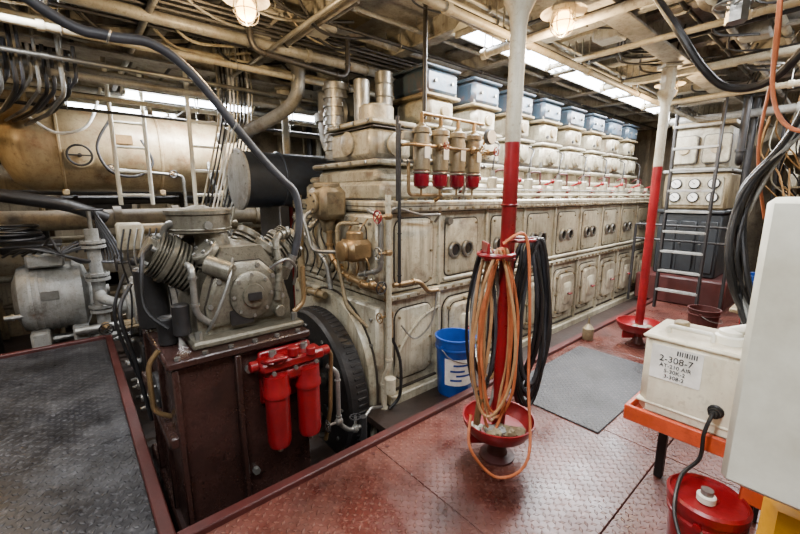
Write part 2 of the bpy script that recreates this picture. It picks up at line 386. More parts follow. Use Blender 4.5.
for i in range(8): E.cyl((2.5+.6*i,2.8,2.1),(2.5+.6*i,3.15,2.15),.09,lgrey,seg=14)
# front (free end) castings
E.bx(1.62,1.7,2.16,3.42,.8,1.36,cream,.02)
for yy in(2.45,2.9,3.25): E.prism(rr(.36,.44,.065),(1.62,yy,1.08),Y_,Z_,nX,.004,gask); E.prism(rr(.34,.42,.06),(1.62,yy,1.08),Y_,Z_,nX,.03,cream,.012,.012)
E.bx(1.6,1.68,2.14,3.5,-.3,.7,cream,.02)
arch=lambda r:[(-r,-.6),(r,-.6),(r,.1)]+[(r*math.cos(a),.1+r*math.sin(a)) for a in [math.pi*i/16 for i in range(1,16)]]+[(-r,.1)]
E.prism(arch(.635),(1.6,2.76,0),Y_,Z_,nX,.01,gask)
E.prism(arch(.62),(1.6,2.76,0),Y_,Z_,nX,.06,cream,.02,.02)
E.bx(1.72,2.2,2.25,3.25,1.46,1.56,cream3,.02); E.bx(1.74,2.18,2.3,3.2,1.56,1.72,cream3,.05); E.bx(1.71,2.21,2.27,3.23,1.72,1.76,cream3,.012)
E.bx(1.73,2.19,2.29,3.21,1.555,1.563,gask,.001); E.bx(1.72,2.2,2.28,3.2,1.76,1.766,gask,.001)
E.bx(1.76,2.17,2.38,3.0,1.76,2.02,cream3,.05); E.bx(1.74,2.19,2.36,3.02,2.02,2.06,cream3,.012); E.box((1.97,2.68,2.0),(.43,.64,.008),gask,.001)
for y in(2.4,2.6,2.8,2.98):
    for z,xx in((1.74,1.71),(2.04,1.74)): E.cyl((xx,y,z),(xx-.014,y,z),.013,steel,seg=6)
E.lathe((1.76,2.7,1.9),nX,[(.09,0),(.09,.02),(.07,.03),(.03,.04)],cream3,20); E.bolts((1.75,2.7,1.9),nX,.075,6,steel)
E.lathe((1.97,2.36,1.88),nY,[(.09,0),(.09,.02),(.07,.03),(.03,.04)],cream3,20)
E.cyl((1.98,2.62,2.06),(1.98,2.62,2.2),.14,cream3,seg=24,ch=.015)
E.fins((1.9,3.1,1.8),(1.9,3.1,2.45),.1,.115,9,steel)
E.cyl((2.12,2.7,2.06),(2.12,2.7,2.5),.075,steel,seg=20,ch=.01); E.cyl((1.93,2.75,2.06),(1.93,2.75,2.42),.065,steel,seg=20,ch=.01)
for z in(2.2,2.3,2.4): E.torus((2.12,2.7,z),Z_,.077,.006,steel,20,5)
for z in(.0,.2,.4,.6,.9,1.1,1.3):
    for y in(2.2,3.4): E.cyl((1.6,y,z),(1.58,y,z),.012,steel,seg=6)
for cz,hh in((1.08,.5),(.38,.56)):
    E.prism(rr(.4,hh+.02,.09),(1.94,2.12,cz),X_,Z_,nY,.004,gask); E.prism(rr(.38,hh,.08),(1.94,2.12,cz),X_,Z_,nY,.02,cream,.012,.01)
    for dx in(-.16,.16):
        for dz in(-.22,0,.22): E.cyl((1.94+dx,2.1,cz+dz),(1.94+dx,2.088,cz+dz),.01,gtan,seg=6)
E.cyl((2.28,2.1,1.3),(2.28,2.06,1.3),.03,steel,seg=12)
E.curve([(1.72,2.1,.05),(1.78,2.09,.35),(1.98,2.09,.55),(2.2,2.09,.62)],.012,cream,6)
E.done()

# engine piping front
b=B('engine_oil_piping')
b.box((1.5,2.62,1.44),(.22,.26,.24),gtan,.04); b.cyl((1.5,2.62,1.55),(1.5,2.62,1.59),.1,gtan,seg=20,ch=.01); b.cyl((1.39,2.62,1.44),(1.36,2.62,1.44),.08,gtan,seg=18,ch=.008); b.bolts((1.365,2.62,1.44),nX,.06,6,dark)
b.cyl((1.6,2.62,1.36),(1.6,2.62,1.0),.05,gtan); b.cyl((1.5,2.62,1.34),(1.5,2.62,1.22),.07,gtan,.04,ch=.005)
b.box((1.5,2.25,1.12),(.19,.19,.15),brass,.03); b.cyl((1.5,2.25,1.18),(1.5,2.25,1.25),.06,brass,ch=.01); b.lathe((1.4,2.25,1.12),nX,[(.07,0),(.07,.02),(.04,.03)],brass,18); b.bolts((1.39,2.25,1.12),nX,.055,6,steel)
b.pipe([(1.5,2.6,1.3),(1.5,2.6,1.05),(1.5,2.4,.92),(1.5,2.1,.88),(1.62,2.04,.86),(1.64,2.04,.6),(1.64,2.04,.5)],.024,brass,.07,fl=True)
b.pipe([(1.66,2.02,.88),(1.9,2.02,.88),(2.0,2.02,.78),(2.1,2.02,.78)],.018,brass,.05,fl=True)
b.pipe([(1.6,2.0,1.5),(1.6,2.0,.3),(1.6,2.06,.2),(1.6,2.06,-.1)],.02,cream2,.05,fl=True)
b.pipe([(1.68,1.98,1.95),(1.68,1.98,1.3),(1.68,1.98,.9)],.012,dark,.05,fl=True)
b.pipe([(1.55,2.15,1.4),(1.55,2.02,1.36),(1.55,2.02,1.0),(1.5,2.2,.95)],.018,steel,.05,fl=True)
b.pipe([(1.57,2.3,1.3),(1.45,2.4,1.3),(1.45,2.4,1.0),(1.45,2.3,.7),(1.56,2.2,.55)],.014,gtan,.05,fl=True)
b.pipe([(1.58,2.9,1.3),(1.44,2.9,1.2),(1.44,2.55,1.0),(1.44,2.5,.8)],.02,steel,.05,fl=True)
b.pipe([(1.66,2.06,1.36),(1.66,2.0,1.42),(1.9,2.0,1.36),(2.1,2.0,1.36),(2.1,2.06,1.3)],.01,steel,.03)
b.valve((1.6,2.0,1.36),nX,.02,brass,.04,red); b.valve((1.6,2.0,1.12),nX,.02,brass,.04,steel); b.valve((1.64,2.04,.66),nX,.02,brass,.035,brass); b.valve((1.5,2.05,.9),nY,.022,brass,.04,dark)
b.pipe([(1.4,2.62,1.4),(1.3,2.62,1.35),(1.3,2.5,1.1),(1.45,2.35,1.1)],.014,steel,.06)
b.pipe([(1.45,3.0,1.5),(1.45,3.0,.7),(1.5,2.7,.7)],.03,gtan,.08,fl=True)
b.curve([(1.66,2.05,.5),(1.72,2.02,.3),(1.7,2.0,.05),(1.62,2.02,-.04)],.012,black)
b.cyl((1.6,1.99,.22),(1.6,1.99,.1),.04,cream2,ch=.006)
b.curve([(2.1,2.02,.78),(2.0,1.98,.55),(1.85,2.0,.45),(1.75,2.04,.56)],.007,steel,6)
for i in range(9):
    y=2.2+.13*i; b.curve([(1.58,y,1.34),(1.52,y+.05,1.2),(1.54,y-.06,1.0),(1.57,y+.1,.82)],.007,random.choice((steel,dark,brass,black)),6)
b.done()

# fuel filter bank
b=B('fuel_filter_bank')
b.bx(1.74,2.52,2.0,2.04,1.86,1.92,cream2,.008)
for x in(1.85,2.03,2.21,2.39):
    b.lathe((x,1.95,1.66),Z_,[(.05,0),(.058,.01),(.058,.2),(.05,.22),(.05,.24),(.062,.245),(.062,.275),(.03,.29),(.02,.31)],gtan,20)
    b.lathe((x,1.95,1.66),nZ,[(.052,0),(.055,.03),(.055,.07),(.05,.1),(.03,.115),(.012,.12)],redglass,18)
    b.torus((x,1.95,1.65),Z_,.056,.008,steel,18,6); b.cyl((x,1.95,1.54),(x,1.95,1.5),.008,brass,seg=8)
    b.cyl((x,1.95,1.97),(x,1.95,2.03),.014,brass,seg=8); b.box((x,1.892,1.78),(.05,.004,.08),labelm,.001)
b.pipe([(1.7,1.98,1.82),(1.7,1.9,1.82),(2.6,1.9,1.82),(2.6,2.2,1.82)],.012,brass,.04,fl=True)
b.pipe([(1.7,1.98,1.72),(2.6,1.98,1.72),(2.6,2.1,1.72)],.014,steel,.04,fl=True)
b.pipe([(1.85,1.95,2.03),(2.5,1.95,2.03)],.012,brass)
b.valve((2.5,1.9,1.82),nY,.018,brass,.03,red); b.valve((2.3,1.88,1.82),nY,.018,brass,.028,steel); b.valve((1.95,1.88,1.82),nY,.014,brass,.024,red)
b.pipe([(1.9,1.98,2.75),(1.9,1.98,2.0)],.015,dark,fl=True); b.pipe([(2.45,2.0,1.92),(2.45,2.1,1.46)],.014,steel)
b.pipe([(1.76,1.98,1.72),(1.76,1.98,1.5),(2.1,1.98,1.5),(2.1,2.06,1.46)],.012,brass,.04)
b.cyl((2.6,1.98,1.95),(2.6,1.94,1.95),.06,black,seg=20,ch=.005); b.cyl((2.6,1.94,1.95),(2.6,1.937,1.95),.052,labelm,seg=20); b.cyl((2.6,1.98,1.95),(2.6,2.1,1.95),.015,brass,seg=8)
b.pipe([(2.6,2.0,1.95),(2.6,2.1,1.7)],.01,brass)
b.pipe([(1.68,2.0,2.0),(1.68,2.0,1.46)],.012,dark)
b.done()

# flywheel
b=B('flywheel')
c=(1.32,2.7,-.02)
b.lathe(c,X_,[(.05,0),(.12,0),(.13,.02),(.4,.04),(.42,.0),(.6,.0),(.62,.02),(.62,.16),(.58,.18),(.1,.18)],dark,64)
b.torus((1.33,c[1],c[2]),X_,.52,.008,steel,64,6)
for i in range(12):
    a=math.pi*i/6; b.cyl((1.33,c[1]+.27*math.cos(a),c[2]+.27*math.sin(a)),(1.36,c[1]+.27*math.cos(a),c[2]+.27*math.sin(a)),.05,black,seg=14)
    b.cyl((1.31,c[1]+.51*math.cos(a),c[2]+.51*math.sin(a)),(1.33,c[1]+.51*math.cos(a),c[2]+.51*math.sin(a)),.014,steel,seg=6)
for i in range(80):
    a=2*math.pi*i/80; b.box((1.43,c[1]+.62*math.cos(a),c[2]+.62*math.sin(a)),(.08,.014,.02),dark,.003,Matrix.Rotation(a,3,'X'))
b.cyl((1.1,2.7,-.02),(1.36,2.7,-.02),.07,steel); b.cyl((1.5,2.7,-.02),(1.6,2.7,-.02),.12,dark)
b.done()

# compressor base
b=B('compressor_base')
b.prism([(0,0),(.68,0),(.68,.86),(.62,.92),(.06,.92),(0,.86)],(.27,1.97,-.2),X_,Z_,Y_,.93,brownbase)
b.bx(.24,.98,1.92,2.95,-.42,-.2,brownbase,.01)
b.bx(.25,.97,1.93,2.92,.70,.745,brownbase,.01)
b.bx(.23,.29,1.95,2.9,.3,.36,brownbase,.01)
b.bx(.55,.58,1.93,1.98,-.2,.7,brownbase,.006); b.bx(.27,.3,1.94,1.98,-.2,.7,brownbase,.006)
b.bx(.25,.28,2.2,2.23,-.2,.7,brownbase,.004); b.bx(.245,.28,2.62,2.65,-.2,.7,brownbase,.004)
for z in(.0,.6): b.cyl((.62,1.97,z),(.62,1.94,z),.02,steel,seg=6)
for i in range(6): b.cyl((.3+.12*i,1.945,.745),(.3+.12*i,1.945,.76),.014,steel,seg=6)
b.lathe((.27,2.42,.4),nX,[(.12,0),(.12,.02),(.1,.03),(.04,.03)],dark,20); b.bolts((.25,2.42,.4),nX,.105,8,steel)
b.curve([(.24,2.9,.95),(.16,2.8,.8),(.2,2.75,.5),(.24,2.7,.1)],.012,black); b.curve([(.22,3.0,1.0),(.14,2.95,.75),(.2,2.9,.4),(.26,2.98,.2)],.01,black)
b.pipe([(.25,2.1,.76),(.2,2.1,.7),(.2,2.1,.45),(.27,2.1,.4)],.012,brass,.04)
b.done()

# compressor
C=B('air_compressor')
C.bx(.38,.97,2.0,2.62,.8,.835,compg,.01)
for x in(.42,.93):
    for y in(2.05,2.55): C.cyl((x,y,.835),(x,y,.87),.018,steel,seg=6)
C.prism([(-.25,0),(.25,0),(.25,.1),(.21,.24),(.14,.34),(.1,.4),(-.1,.4),(-.14,.34),(-.21,.24),(-.25,.1)],(.68,2.1,.83),X_,Z_,Y_,.45,compg)
C.prism([(-.205,.025),(.205,.025),(.215,.12),(.165,.255),(.085,.325),(-.085,.325),(-.165,.255),(-.215,.12)],(.68,2.1,.84),X_,Z_,nY,.006,gask)
C.prism([(-.2,.03),(.2,.03),(.21,.12),(.16,.25),(.08,.32),(-.08,.32),(-.16,.25),(-.21,.12)],(.68,2.1,.84),X_,Z_,nY,.035,compg,.02,.015)
for sx in(-1,1):
    for (dx,dz) in((.19,.06),(.19,.13),(.14,.24),(.06,.3)): C.cyl((.68+sx*dx,2.08,.84+dz),(.68+sx*dx,2.055,.84+dz),.012,steel,seg=6)
C.lathe((.7,2.08,1.0),nY,[(.115,0),(.115,.03),(.1,.04),(.06,.045),(.055,.06),(.02,.065)],compg,28); C.bolts((.7,2.045,1.0),nY,.1,8,steel,.009,.012)
C.prism(rr(.07,.035,.005),(.7,2.015,1.0),X_,Z_,nY,.012,dark)
C.prism(rr(.12,.07,.01),(.64,2.065,.9),X_,Z_,nY,.01,dark); C.cyl((.84,2.1,.9),(.84,2.02,.9),.03,compg,ch=.004)
for sx in(-1,1):
    p0=V((.68+sx*.1,2.33,1.04)); d=V((sx*.8,0,.5)).normalized()
    C.cyl(p0,p0+d*.12,.11,compg,seg=24); C.fins(p0+d*.09,p0+d*.24,.08,.112,7,compg,24)
    C.cyl(p0+d*.24,p0+d*.27,.12,compg,seg=24,ch=.005); C.fins(p0+d*.27,p0+d*.33,.085,.11,4,compg,24); C.bolts(p0+d*.33,d,.08,6,steel,.012,.02)
    C.cyl(p0+d*.33,p0+d*.37,.055,compg)
    p0=V((.68+sx*.07,2.2,1.08)); d=V((sx*.5,-.12,.7)).normalized()
    C.fins(p0,p0+d*.14,.05,.075,6,compg,20); C.cyl(p0+d*.14,p0+d*.18,.07,compg,ch=.006); C.bolts(p0+d*.18,d,.05,5,steel,.009,.014)
    p0=V((.68+sx*.07,2.5,1.06)); d=V((sx*.5,.1,.7)).normalized(); C.fins(p0,p0+d*.2,.07,.1,7,compg,20); C.cyl(p0+d*.2,p0+d*.24,.09,compg,ch=.006)
C.cyl((.6,2.3,1.15),(.58,2.32,1.3),.085,compg,ch=.01)
C.lathe((.54,2.34,1.285),Z_,[(.12,0),(.155,.01),(.158,.09),(.168,.095),(.168,.112),(.15,.12),(.06,.124),(.03,.135),(.01,.135)],compg,40)
C.torus((.54,2.34,1.31),Z_,.158,.005,compg,40,6)
C.cyl((.54,2.2,1.33),(.54,2.16,1.33),.02,steel,seg=10)
C.pipe([(.36,2.33,1.2),(.36,2.33,1.33),(.45,2.25,1.35)],.018,steel,.05)
C.pipe([(1.0,2.3,1.22),(1.0,2.2,1.28),(.87,2.12,1.26),(.87,2.08,1.1),(.84,2.06,.95)],.02,compg,.05,fl=True)
C.pipe([(.42,2.15,1.16),(.42,2.06,1.16),(.42,2.06,.95),(.5,2.08,.88)],.016,steel,.04,fl=True)
C.pipe([(.95,2.1,.86),(1.02,2.1,.9),(1.02,2.1,1.1)],.014,brass,.04)
C.curve([(.46,2.05,.86),(.5,2.0,.95),(.58,2.02,1.1),(.62,2.08,1.18)],.008,steel,6); C.curve([(.8,2.04,1.12),(.88,2.0,1.16),(.96,2.06,1.1),(.98,2.14,1.0)],.008,steel,6)
C.cyl((.5,2.12,1.16),(.6,2.04,1.12),.045,compg,ch=.006); C.cyl((.36,2.1,.86),(.36,2.1,1.0),.04,dark,ch=.006)
C.cyl((.3,2.5,.82),(.3,2.5,1.12),.08,dark,ch=.01); C.cyl((.31,2.2,.8),(.31,2.2,.93),.045,dark,ch=.008)
C.curve([(.3,2.3,1.25),(.24,2.2,1.2),(.22,2.15,1.0),(.3,2.1,.9)],.01,black)
C.v=[(x,y,.745+(z-.8)*1.13) for x,y,z in C.v]
C.done()

b=B('red_oil_filter_pair')
b.box((.82,1.88,.63),(.36,.12,.06),red,.015); b.box((.82,1.9,.56),(.3,.12,.09),red,.02)
for x in(.73,.91):
    b.lathe((x,1.87,.15),Z_,[(.03,0),(.055,.01),(.063,.04),(.063,.3),(.072,.305),(.072,.33),(.066,.34),(.066,.42)],red,28)
    b.cyl((x,1.87,.15),(x,1.87,.12),.015,steel,seg=8)
    b.cyl((x,1.82,.65),(x,1.82,.69),.026,red,seg=14,ch=.004); b.cyl((x,1.9,.66),(x,1.9,.69),.02,steel,seg=6)
b.cyl((.82,1.84,.66),(.82,1.84,.71),.03,red,ch=.005); b.cyl((1.0,1.88,.62),(1.05,1.88,.62),.03,red,ch=.004); b.cyl((.64,1.88,.64),(.6,1.88,.64),.028,red,ch=.004)
b.prism(rr(.1,.05,.01),(.82,1.845,.56),X_,Z_,nY,.01,red,.005,.004); b.pipe([(.66,1.86,.66),(.66,1.8,.68),(.76,1.79,.68),(.78,1.84,.66)],.01,red,.02)
b.pipe([(1.04,1.88,.62),(1.08,1.9,.58),(1.08,1.93,.2),(1.05,1.95,.0)],.013,brass,.04); b.box((.82,1.955,.53),(.3,.03,.3),red,.01)
for x in(.7,.82,.94):
    b.cyl((x,1.82,.6),(x,1.808,.6),.012,steel,seg=6)
b.done()
b=B('drain_valve_manifold')
b.pipe([(1.06,1.92,.5),(1.12,1.9,.45),(1.12,1.9,.1),(1.2,1.9,.02),(1.3,1.9,.02)],.014,steel,.05,fl=True)
b.valve((1.12,1.9,.12),nX,.018,steel,.035,dark); b.valve((1.24,1.9,.02),Z_,.018,steel,.035,dark); b.cyl((1.3,1.9,.08),(1.3,1.9,-.3),.025,dark); b.pipe([(1.3,1.9,.06),(1.4,1.95,.08),(1.55,2.02,.0)],.01,steel)
b.done()

# big hose
b=B('compressor_air_hose')
b.curve([(-.5,2.1,2.62),(-.25,2.15,2.4),(.06,2.2,2.2),(.22,2.2,2.175),(.38,2.2,2.18),(.53,2.2,2.09),(.72,2.2,1.865),(.86,2.2,1.7),(.97,2.2,1.59),(1.04,2.2,1.52),(1.065,2.2,1.4),(1.05,2.2,1.25),(1.02,2.22,1.12)],.022,hoseg,12,sub=10)
b.cyl((1.02,2.22,1.14),(.99,2.24,1.06),.03,steel); b.cyl((.98,2.25,1.08),(.96,2.28,1.0),.045,compg)
for p in((.22,2.2,2.175),(.72,2.2,1.865)): b.torus(p,(1,0,-.3),.024,.005,steel,16,6)
b.done()

# receiver tank
b=B('air_receiver_tank')
b.lathe((-.38,5.8,2.0),X_,[(.01,-.12),(.2,-.09),(.36,-.02),(.44,.08),(.46,.16),(.46,2.2),(.44,2.3),(.34,2.4),(.01,2.46)],tankc,48)
for x in(.0,.9,1.6): b.torus((x,5.8,2.0),X_,.465,.016,tankc,48,6); b.cyl((x,5.8,2.45),(x,5.8,2.95),.03,tankc); b.bx(x-.03,x+.03,5.5,6.1,1.5,1.56,tankc)
b.lathe((.15,5.36,1.9),nY,[(.09,0),(.09,.06),(.12,.06),(.12,.09),(.05,.1)],tankc,24)
b.bolts((.15,5.28,1.9),nY,.1,8,steel)
b.torus((.15,5.2,1.9),Y_,.1,.011,dark,24,8); b.cyl((.05,5.2,1.9),(.25,5.2,1.9),.008,dark); b.cyl((.15,5.2,1.9),(.15,5.3,1.9),.02,dark)
b.lathe((-.5,5.8,2.0),nX,[(.12,0),(.12,.06),(.16,.06),(.16,.09),(.05,.1)],brass,24)
b.pipe([(-.6,5.8,2.0),(-.75,5.7,2.0),(-.75,5.5,1.7),(-.9,5.4,1.6)],.03,brass,.08,fl=True)
b.pipe([(.4,5.34,1.78),(1.1,5.34,1.73),(1.1,5.34,1.3)],.018,steel,.06,fl=True)
for x in(.4,.98): b.valve((x,5.34,1.78-.07*(x-.4)),nY,.025,brass,.04,dark)
b.pipe([(1.4,5.4,2.0),(1.4,5.3,1.7),(1.6,5.3,1.2),(1.6,5.3,.4)],.02,steel,.06,fl=True)
b.box((.55,5.33,2.1),(.16,.02,.1),brass,.003)
b.done()
b=B('ventilation_duct'); b.cyl((1.24,3.75,1.64),(2.4,3.75,1.64),.26,blued,seg=40,ch=.01); b.lathe((1.24,3.75,1.64),nX,[(.28,0),(.28,.02),(.26,.03),(.02,.035)],lgrey,40)
b.torus((1.6,3.75,1.64),X_,.265,.012,blued,36,6); b.bolts((1.21,3.75,1.64),nX,.25,10,steel); b.bx(1.5,1.6,3.5,4.0,-.42,1.4,dark,.01)
b.done()

# left background machinery
b=B('auxiliary_generator')
b.bx(.36,1.5,4.2,5.0,-.42,.1,dark,.02); b.bx(.42,1.4,4.3,4.9,.1,.62,lgrey,.03); b.bx(.4,1.42,4.28,4.92,.6,.65,lgrey,.01)
for i in range(3):
    x=.58+.32*i; b.box((x,4.6,.85),(.26,.4,.4),cream3,.03); b.box((x,4.6,1.08),(.22,.34,.1),lgrey,.03); b.cyl((x,4.38,.85),(x,4.32,.85),.06,steel,ch=.008); b.cyl((x,4.5,1.1),(x,4.5,1.2),.04,steel)
    b.curve([(x,4.4,1.12),(x-.05,4.3,1.0),(x,4.28,.75)],.01,steel,6)
b.cyl((.5,4.42,1.18),(1.4,4.42,1.18),.05,gtan,ch=.01)
b.lathe((.42,4.6,.42),nX,[(.26,0),(.26,.05),(.2,.06),(.2,.1),(.08,.1),(.08,.14)],lgrey,32); b.bolts((.36,4.6,.42),nX,.23,10,steel)
b.bx(.3,.5,4.2,4.4,1.0,1.25,cream2,.02); b.valve((.4,4.25,.9),nX,.03,dark,.07,dark)
for i in range(10): b.curve([(.35+.05*i,4.2,1.2),(.3+.05*i,4.15,.95),(.34+.06*i,4.18,.6),(.3+.07*i,4.2,.2)],.008,random.choice((black,steel,dark)),6)
b.done()
b=B('flanged_valve_stack')
b.cyl((.15,5.2,-.4),(.15,5.2,1.15),.06,lgrey)
for z in(-.05,.25,.3,.6,.65,.95,1.0): b.cyl((.15,5.2,z),(.15,5.2,z+.03),.11,lgrey,seg=24)
for z in(.28,.63,.98): b.bolts((.15,5.2,z),Z_,.095,8,steel,.01,.06)
b.cyl((.15,5.2,1.15),(.15,5.2,1.35),.02,steel); b.torus((.15,5.2,1.35),Z_,.12,.012,dark,24,8); b.cyl((.03,5.2,1.35),(.27,5.2,1.35),.01,dark)
b.pipe([(.15,5.2,.45),(.15,4.9,.45),(.5,4.75,.3)],.05,lgrey,.1); b.valve((.15,5.05,.12),nY,.03,brass,.06,dark)
b.pipe([(-.1,5.1,.1),(.6,5.1,.1)],.04,steel,fl=True)
b.done()
b=B('electric_pump_motor')
b.lathe((-.55,5.55,.42),X_,[(.02,0),(.2,.01),(.33,.06),(.36,.12),(.36,.5),(.38,.5),(.38,.56),(.3,.6),(.14,.64),(.06,.64),(.06,.8)],lgrey,40)
b.fins((-.42,5.55,.42),(-.08,5.55,.42),.35,.37,6,lgrey,40)
b.bx(-.45,-.3,5.2,5.9,-.42,.12,lgrey,.02); b.bx(-.12,.02,5.2,5.9,-.42,.12,lgrey,.02)
b.box((-.25,5.4,.84),(.3,.24,.14),lgrey,.02); b.torus((-.2,5.55,.82),Y_,.05,.012,steel,16,6); b.box((-.25,5.178,.5),(.14,.01,.09),steel,.002)
for i in range(12): b.curve([(-.55+.07*i,5.35,.9),(-.38+.05*i,5.2,.95+random.uniform(0,.12)),(-.1,5.15,.9),(.05+.03*i,5.2,.8),(.2,5.3,.9+.04*i)],.012,random.choice((black,dark,hoseg)))
b.done()
b=B('pump_set')
b.bx(-1.6,-.75,5.3,6.1,-.42,.1,dark,.02); b.cyl((-1.5,5.7,.4),(-.9,5.7,.4),.28,lgrey,ch=.03,seg=32); b.lathe((-.9,5.7,.4),X_,[(.3,0),(.3,.04),(.12,.08),(.12,.15),(.2,.16),(.2,.2),(.05,.21)],gtan,28)
b.pipe([(-.8,5.6,.6),(-.8,5.6,1.1),(-1.4,5.6,1.1)],.06,cream2,.12,fl=True)
b.done()
b=B('cable_coil')
for i in range(7): b.torus((-.45+random.uniform(-.03,.03),5.5+random.uniform(-.02,.02),1.05+.024*i),(random.uniform(-.1,.1),random.uniform(-.1,.1),1),.2+random.uniform(-.02,.02),.012,random.choice((black,hoseg,dark)),30,6)
b.box((-.45,5.6,.99),(.7,.5,.03),dark,.01)
b.done()
b=B('exhaust_duct')
b.pipe([(-1.4,5.6,1.68),(-.5,5.3,1.5),(.0,5.3,1.4),(.3,5.45,1.25)],.065,dark,.2,16,True)
b.pipe([(-1.2,6.2,1.2),(.8,6.2,1.2),(2.6,6.2,1.2)],.12,wallm,.3,16,True)
b.done()
b=B('hanging_hose_loop'); b.curve([(.45,5.25,2.3),(.3,5.2,2.0),(.38,5.15,1.75),(.6,5.15,1.7),(.78,5.2,1.85),(.7,5.25,2.1)],.014,dark); b.curve([(-.2,5.3,2.25),(.0,5.2,2.1),(.25,5.15,2.2),(.4,5.3,2.6)],.014,labelm); b.done()
for k,(x,y,w) in enumerate([(.42,4.9,.28),(1.0,4.35,.3)]):
    b=B('steel_ladder')
    for s in(0,w): b.pipe([(x+s,y+.05,1.4),(x+s,y,2.75)],.02,white)
    for i in range(5): b.cyl((x,y+.04,1.5+.24*i),(x+w,y+.04,1.5+.24*i),.014,white,seg=8)
    for s in(0,w): b.cyl((x+s,y,2.75),(x+s,y,2.95),.02,offwh)
    b.done()
b=B('bulkhead_piping')
for i in range(34):
    z=random.uniform(.1,2.6); y=random.uniform(6.4,7.1); a=random.uniform(-2.5,3); c=a+random.uniform(1,4); r=random.choice((.02,.03,.045,.06)); m=random.choice((cream2,gtan,lgrey,wallm,dark))
    z2=z+random.uniform(-.6,.6)
    b.pipe([(a,y,z),(c,y,z),(c,y,max(-.2,z2))],r,m,None,10,True)
for i in range(24):
    x=random.uniform(-2,5); r=random.choice((.02,.03,.05)); y=random.uniform(6.4,7.1); b.pipe([(x,y,-.4),(x,y,2.9)],r,random.choice((cream2,gtan,dark)),None,10)
    if i%2: b.valve((x,y,random.uniform(.5,2)),nY,.03,brass,.06,random.choice((red,dark,dark)))
for i in range(14):
    x=random.uniform(-2,3); z=random.uniform(.3,1.6); b.box((x,6.6,z),(random.uniform(.2,.5),.25,random.uniform(.2,.5)),random.choice((cream2,lgrey,dark,tankc)),.02)
b.done()
b=B('bilge_pump_piping')
for i in range(18):
    y=random.uniform(3.2,6.0); x=random.uniform(.2,.9); z=random.uniform(-.25,.35); m=random.choice((lgrey,steel,gtan,dark))
    b.pipe([(x-.9 if y>5.1 else .25,y,z),(x+.8,y,z),(x+.8,y,z+random.uniform(-.1,.5)),(x+1.3,y+.2,z+.3)],random.choice((.015,.025,.04)),m,None,10,True)
    b.valve((x+.2,y,z),Z_,.025,brass,.045,random.choice((red,dark,dark)))
b.done()

# overhead pipes and conduit
b=B('overhead_pipes')
def ln(x0,x1,y,z,r,m):
    b.cyl((x0,y,z),(x1,y,z),r,m,seg=14)
    x=x0+.5
    while x<x1: b.cyl((x,y,z),(x,y,2.9),.006,steel,seg=6); b.torus((x,y,z),X_,r+.005,.005,steel,12,5); x+=1.1
    x=x0+.9
    while x<x1: b.cyl((x-.02,y,z),(x+.02,y,z),r*1.35,m,seg=14); x+=1.7
for (y,z,r,m) in [(1.6,2.5,.024,cream2),(1.66,2.56,.012,dark),(1.72,2.62,.016,lgrey),(1.78,2.72,.014,steel),(.8,2.72,.022,offwh),(.55,2.76,.028,cream2),(.95,2.76,.014,dark),(2.9,2.8,.03,offwh),(2.7,2.74,.014,dark),(2.5,2.8,.018,lgrey),
                  (3.2,2.66,.04,lgrey),(3.5,2.55,.025,cream2),(3.65,2.6,.014,dark),(3.8,2.68,.02,cream2),(4.0,2.5,.018,steel),(4.3,2.46,.03,lgrey),(4.6,2.55,.05,lgrey),(4.8,2.4,.024,cream2),(4.9,2.3,.016,dark),(5.0,2.66,.03,gtan),(5.3,2.72,.06,cream2),(5.25,2.5,.02,dark),(5.5,2.6,.03,lgrey),(6.0,2.7,.05,cream2)]:
    ln(-2.6,8.8,y,z,r,m)
for (x,z,r,m) in [(.55,2.68,.022,lgrey),(.62,2.74,.012,dark),(.95,2.76,.014,dark),(1.35,2.62,.016,steel),(1.5,2.7,.024,offwh),(2.42,2.5,.026,offwh),(2.5,2.56,.012,dark),(2.7,2.72,.014,black),(3.0,2.7,.035,lgrey),(3.3,2.58,.02,cream2),(3.8,2.7,.014,dark),(4.4,2.6,.03,cream2),(4.5,2.66,.014,dark),(5.6,2.58,.03,cream2),(6.6,2.5,.05,lgrey),(-.3,2.66,.022,gtan),(-.8,2.6,.035,lgrey),(-.1,2.74,.012,dark)]:
    b.cyl((x,-1.5,z),(x,6.8 if x<1.6 else 1.9,z),r,m,seg=14)
    for y in(-.5,.6,1.9): b.cyl((x,y,z),(x,y,2.9),.006,steel,seg=6); b.cyl((x,y-.02,z),(x,y+.02,z),r*1.35,m,seg=12)
for (x,y) in ((.4,3.0),(1.3,3.3),(.9,1.7),(2.9,1.0),(4.2,.7),(1.9,3.9),(.2,2.4),(1.6,2.8),(-.2,3.4),(3.4,1.45)):
    b.box((x,y,2.74),(.18,.2,.1),lgrey,.015); b.cyl((x,y,2.78),(x,y,2.9),.02,lgrey,seg=8); b.cyl((x,y-.1,2.74),(x,y-.5,2.74),.012,lgrey,seg=8)
b.valve((2.5,.5,2.5),nX,.025,brass,.06,dark)
b.pipe([(1.75,3.5,2.85),(1.75,3.5,2.35),(1.5,3.9,2.15),(1.35,4.6,2.1)],.06,lgrey,.2,16,True)
b.pipe([(2.3,3.9,2.85),(2.3,3.9,2.1),(2.3,3.7,1.9)],.12,lgrey,.2,18,True)
b.pipe([(1.2,1.62,2.62),(1.75,1.7,2.55),(2.3,1.65,2.5)],.02,offwh,.1)
b.pipe([(1.1,2.9,2.85),(1.1,2.9,2.5),(1.9,2.9,2.45),(1.9,2.9,2.85)],.02,dark,.1,fl=True)
b.done()
b=B('cable_bundle')
for i in range(18):
    y=2.95+.03*i; z=2.74-.02*(i%3); b.curve([(-2.5,y,z),(-.5,y,z-.02),(1.5,y+.02,z+.01),(4,y,z)],.011,random.choice((dark,lgrey,black,hoseg)),6)
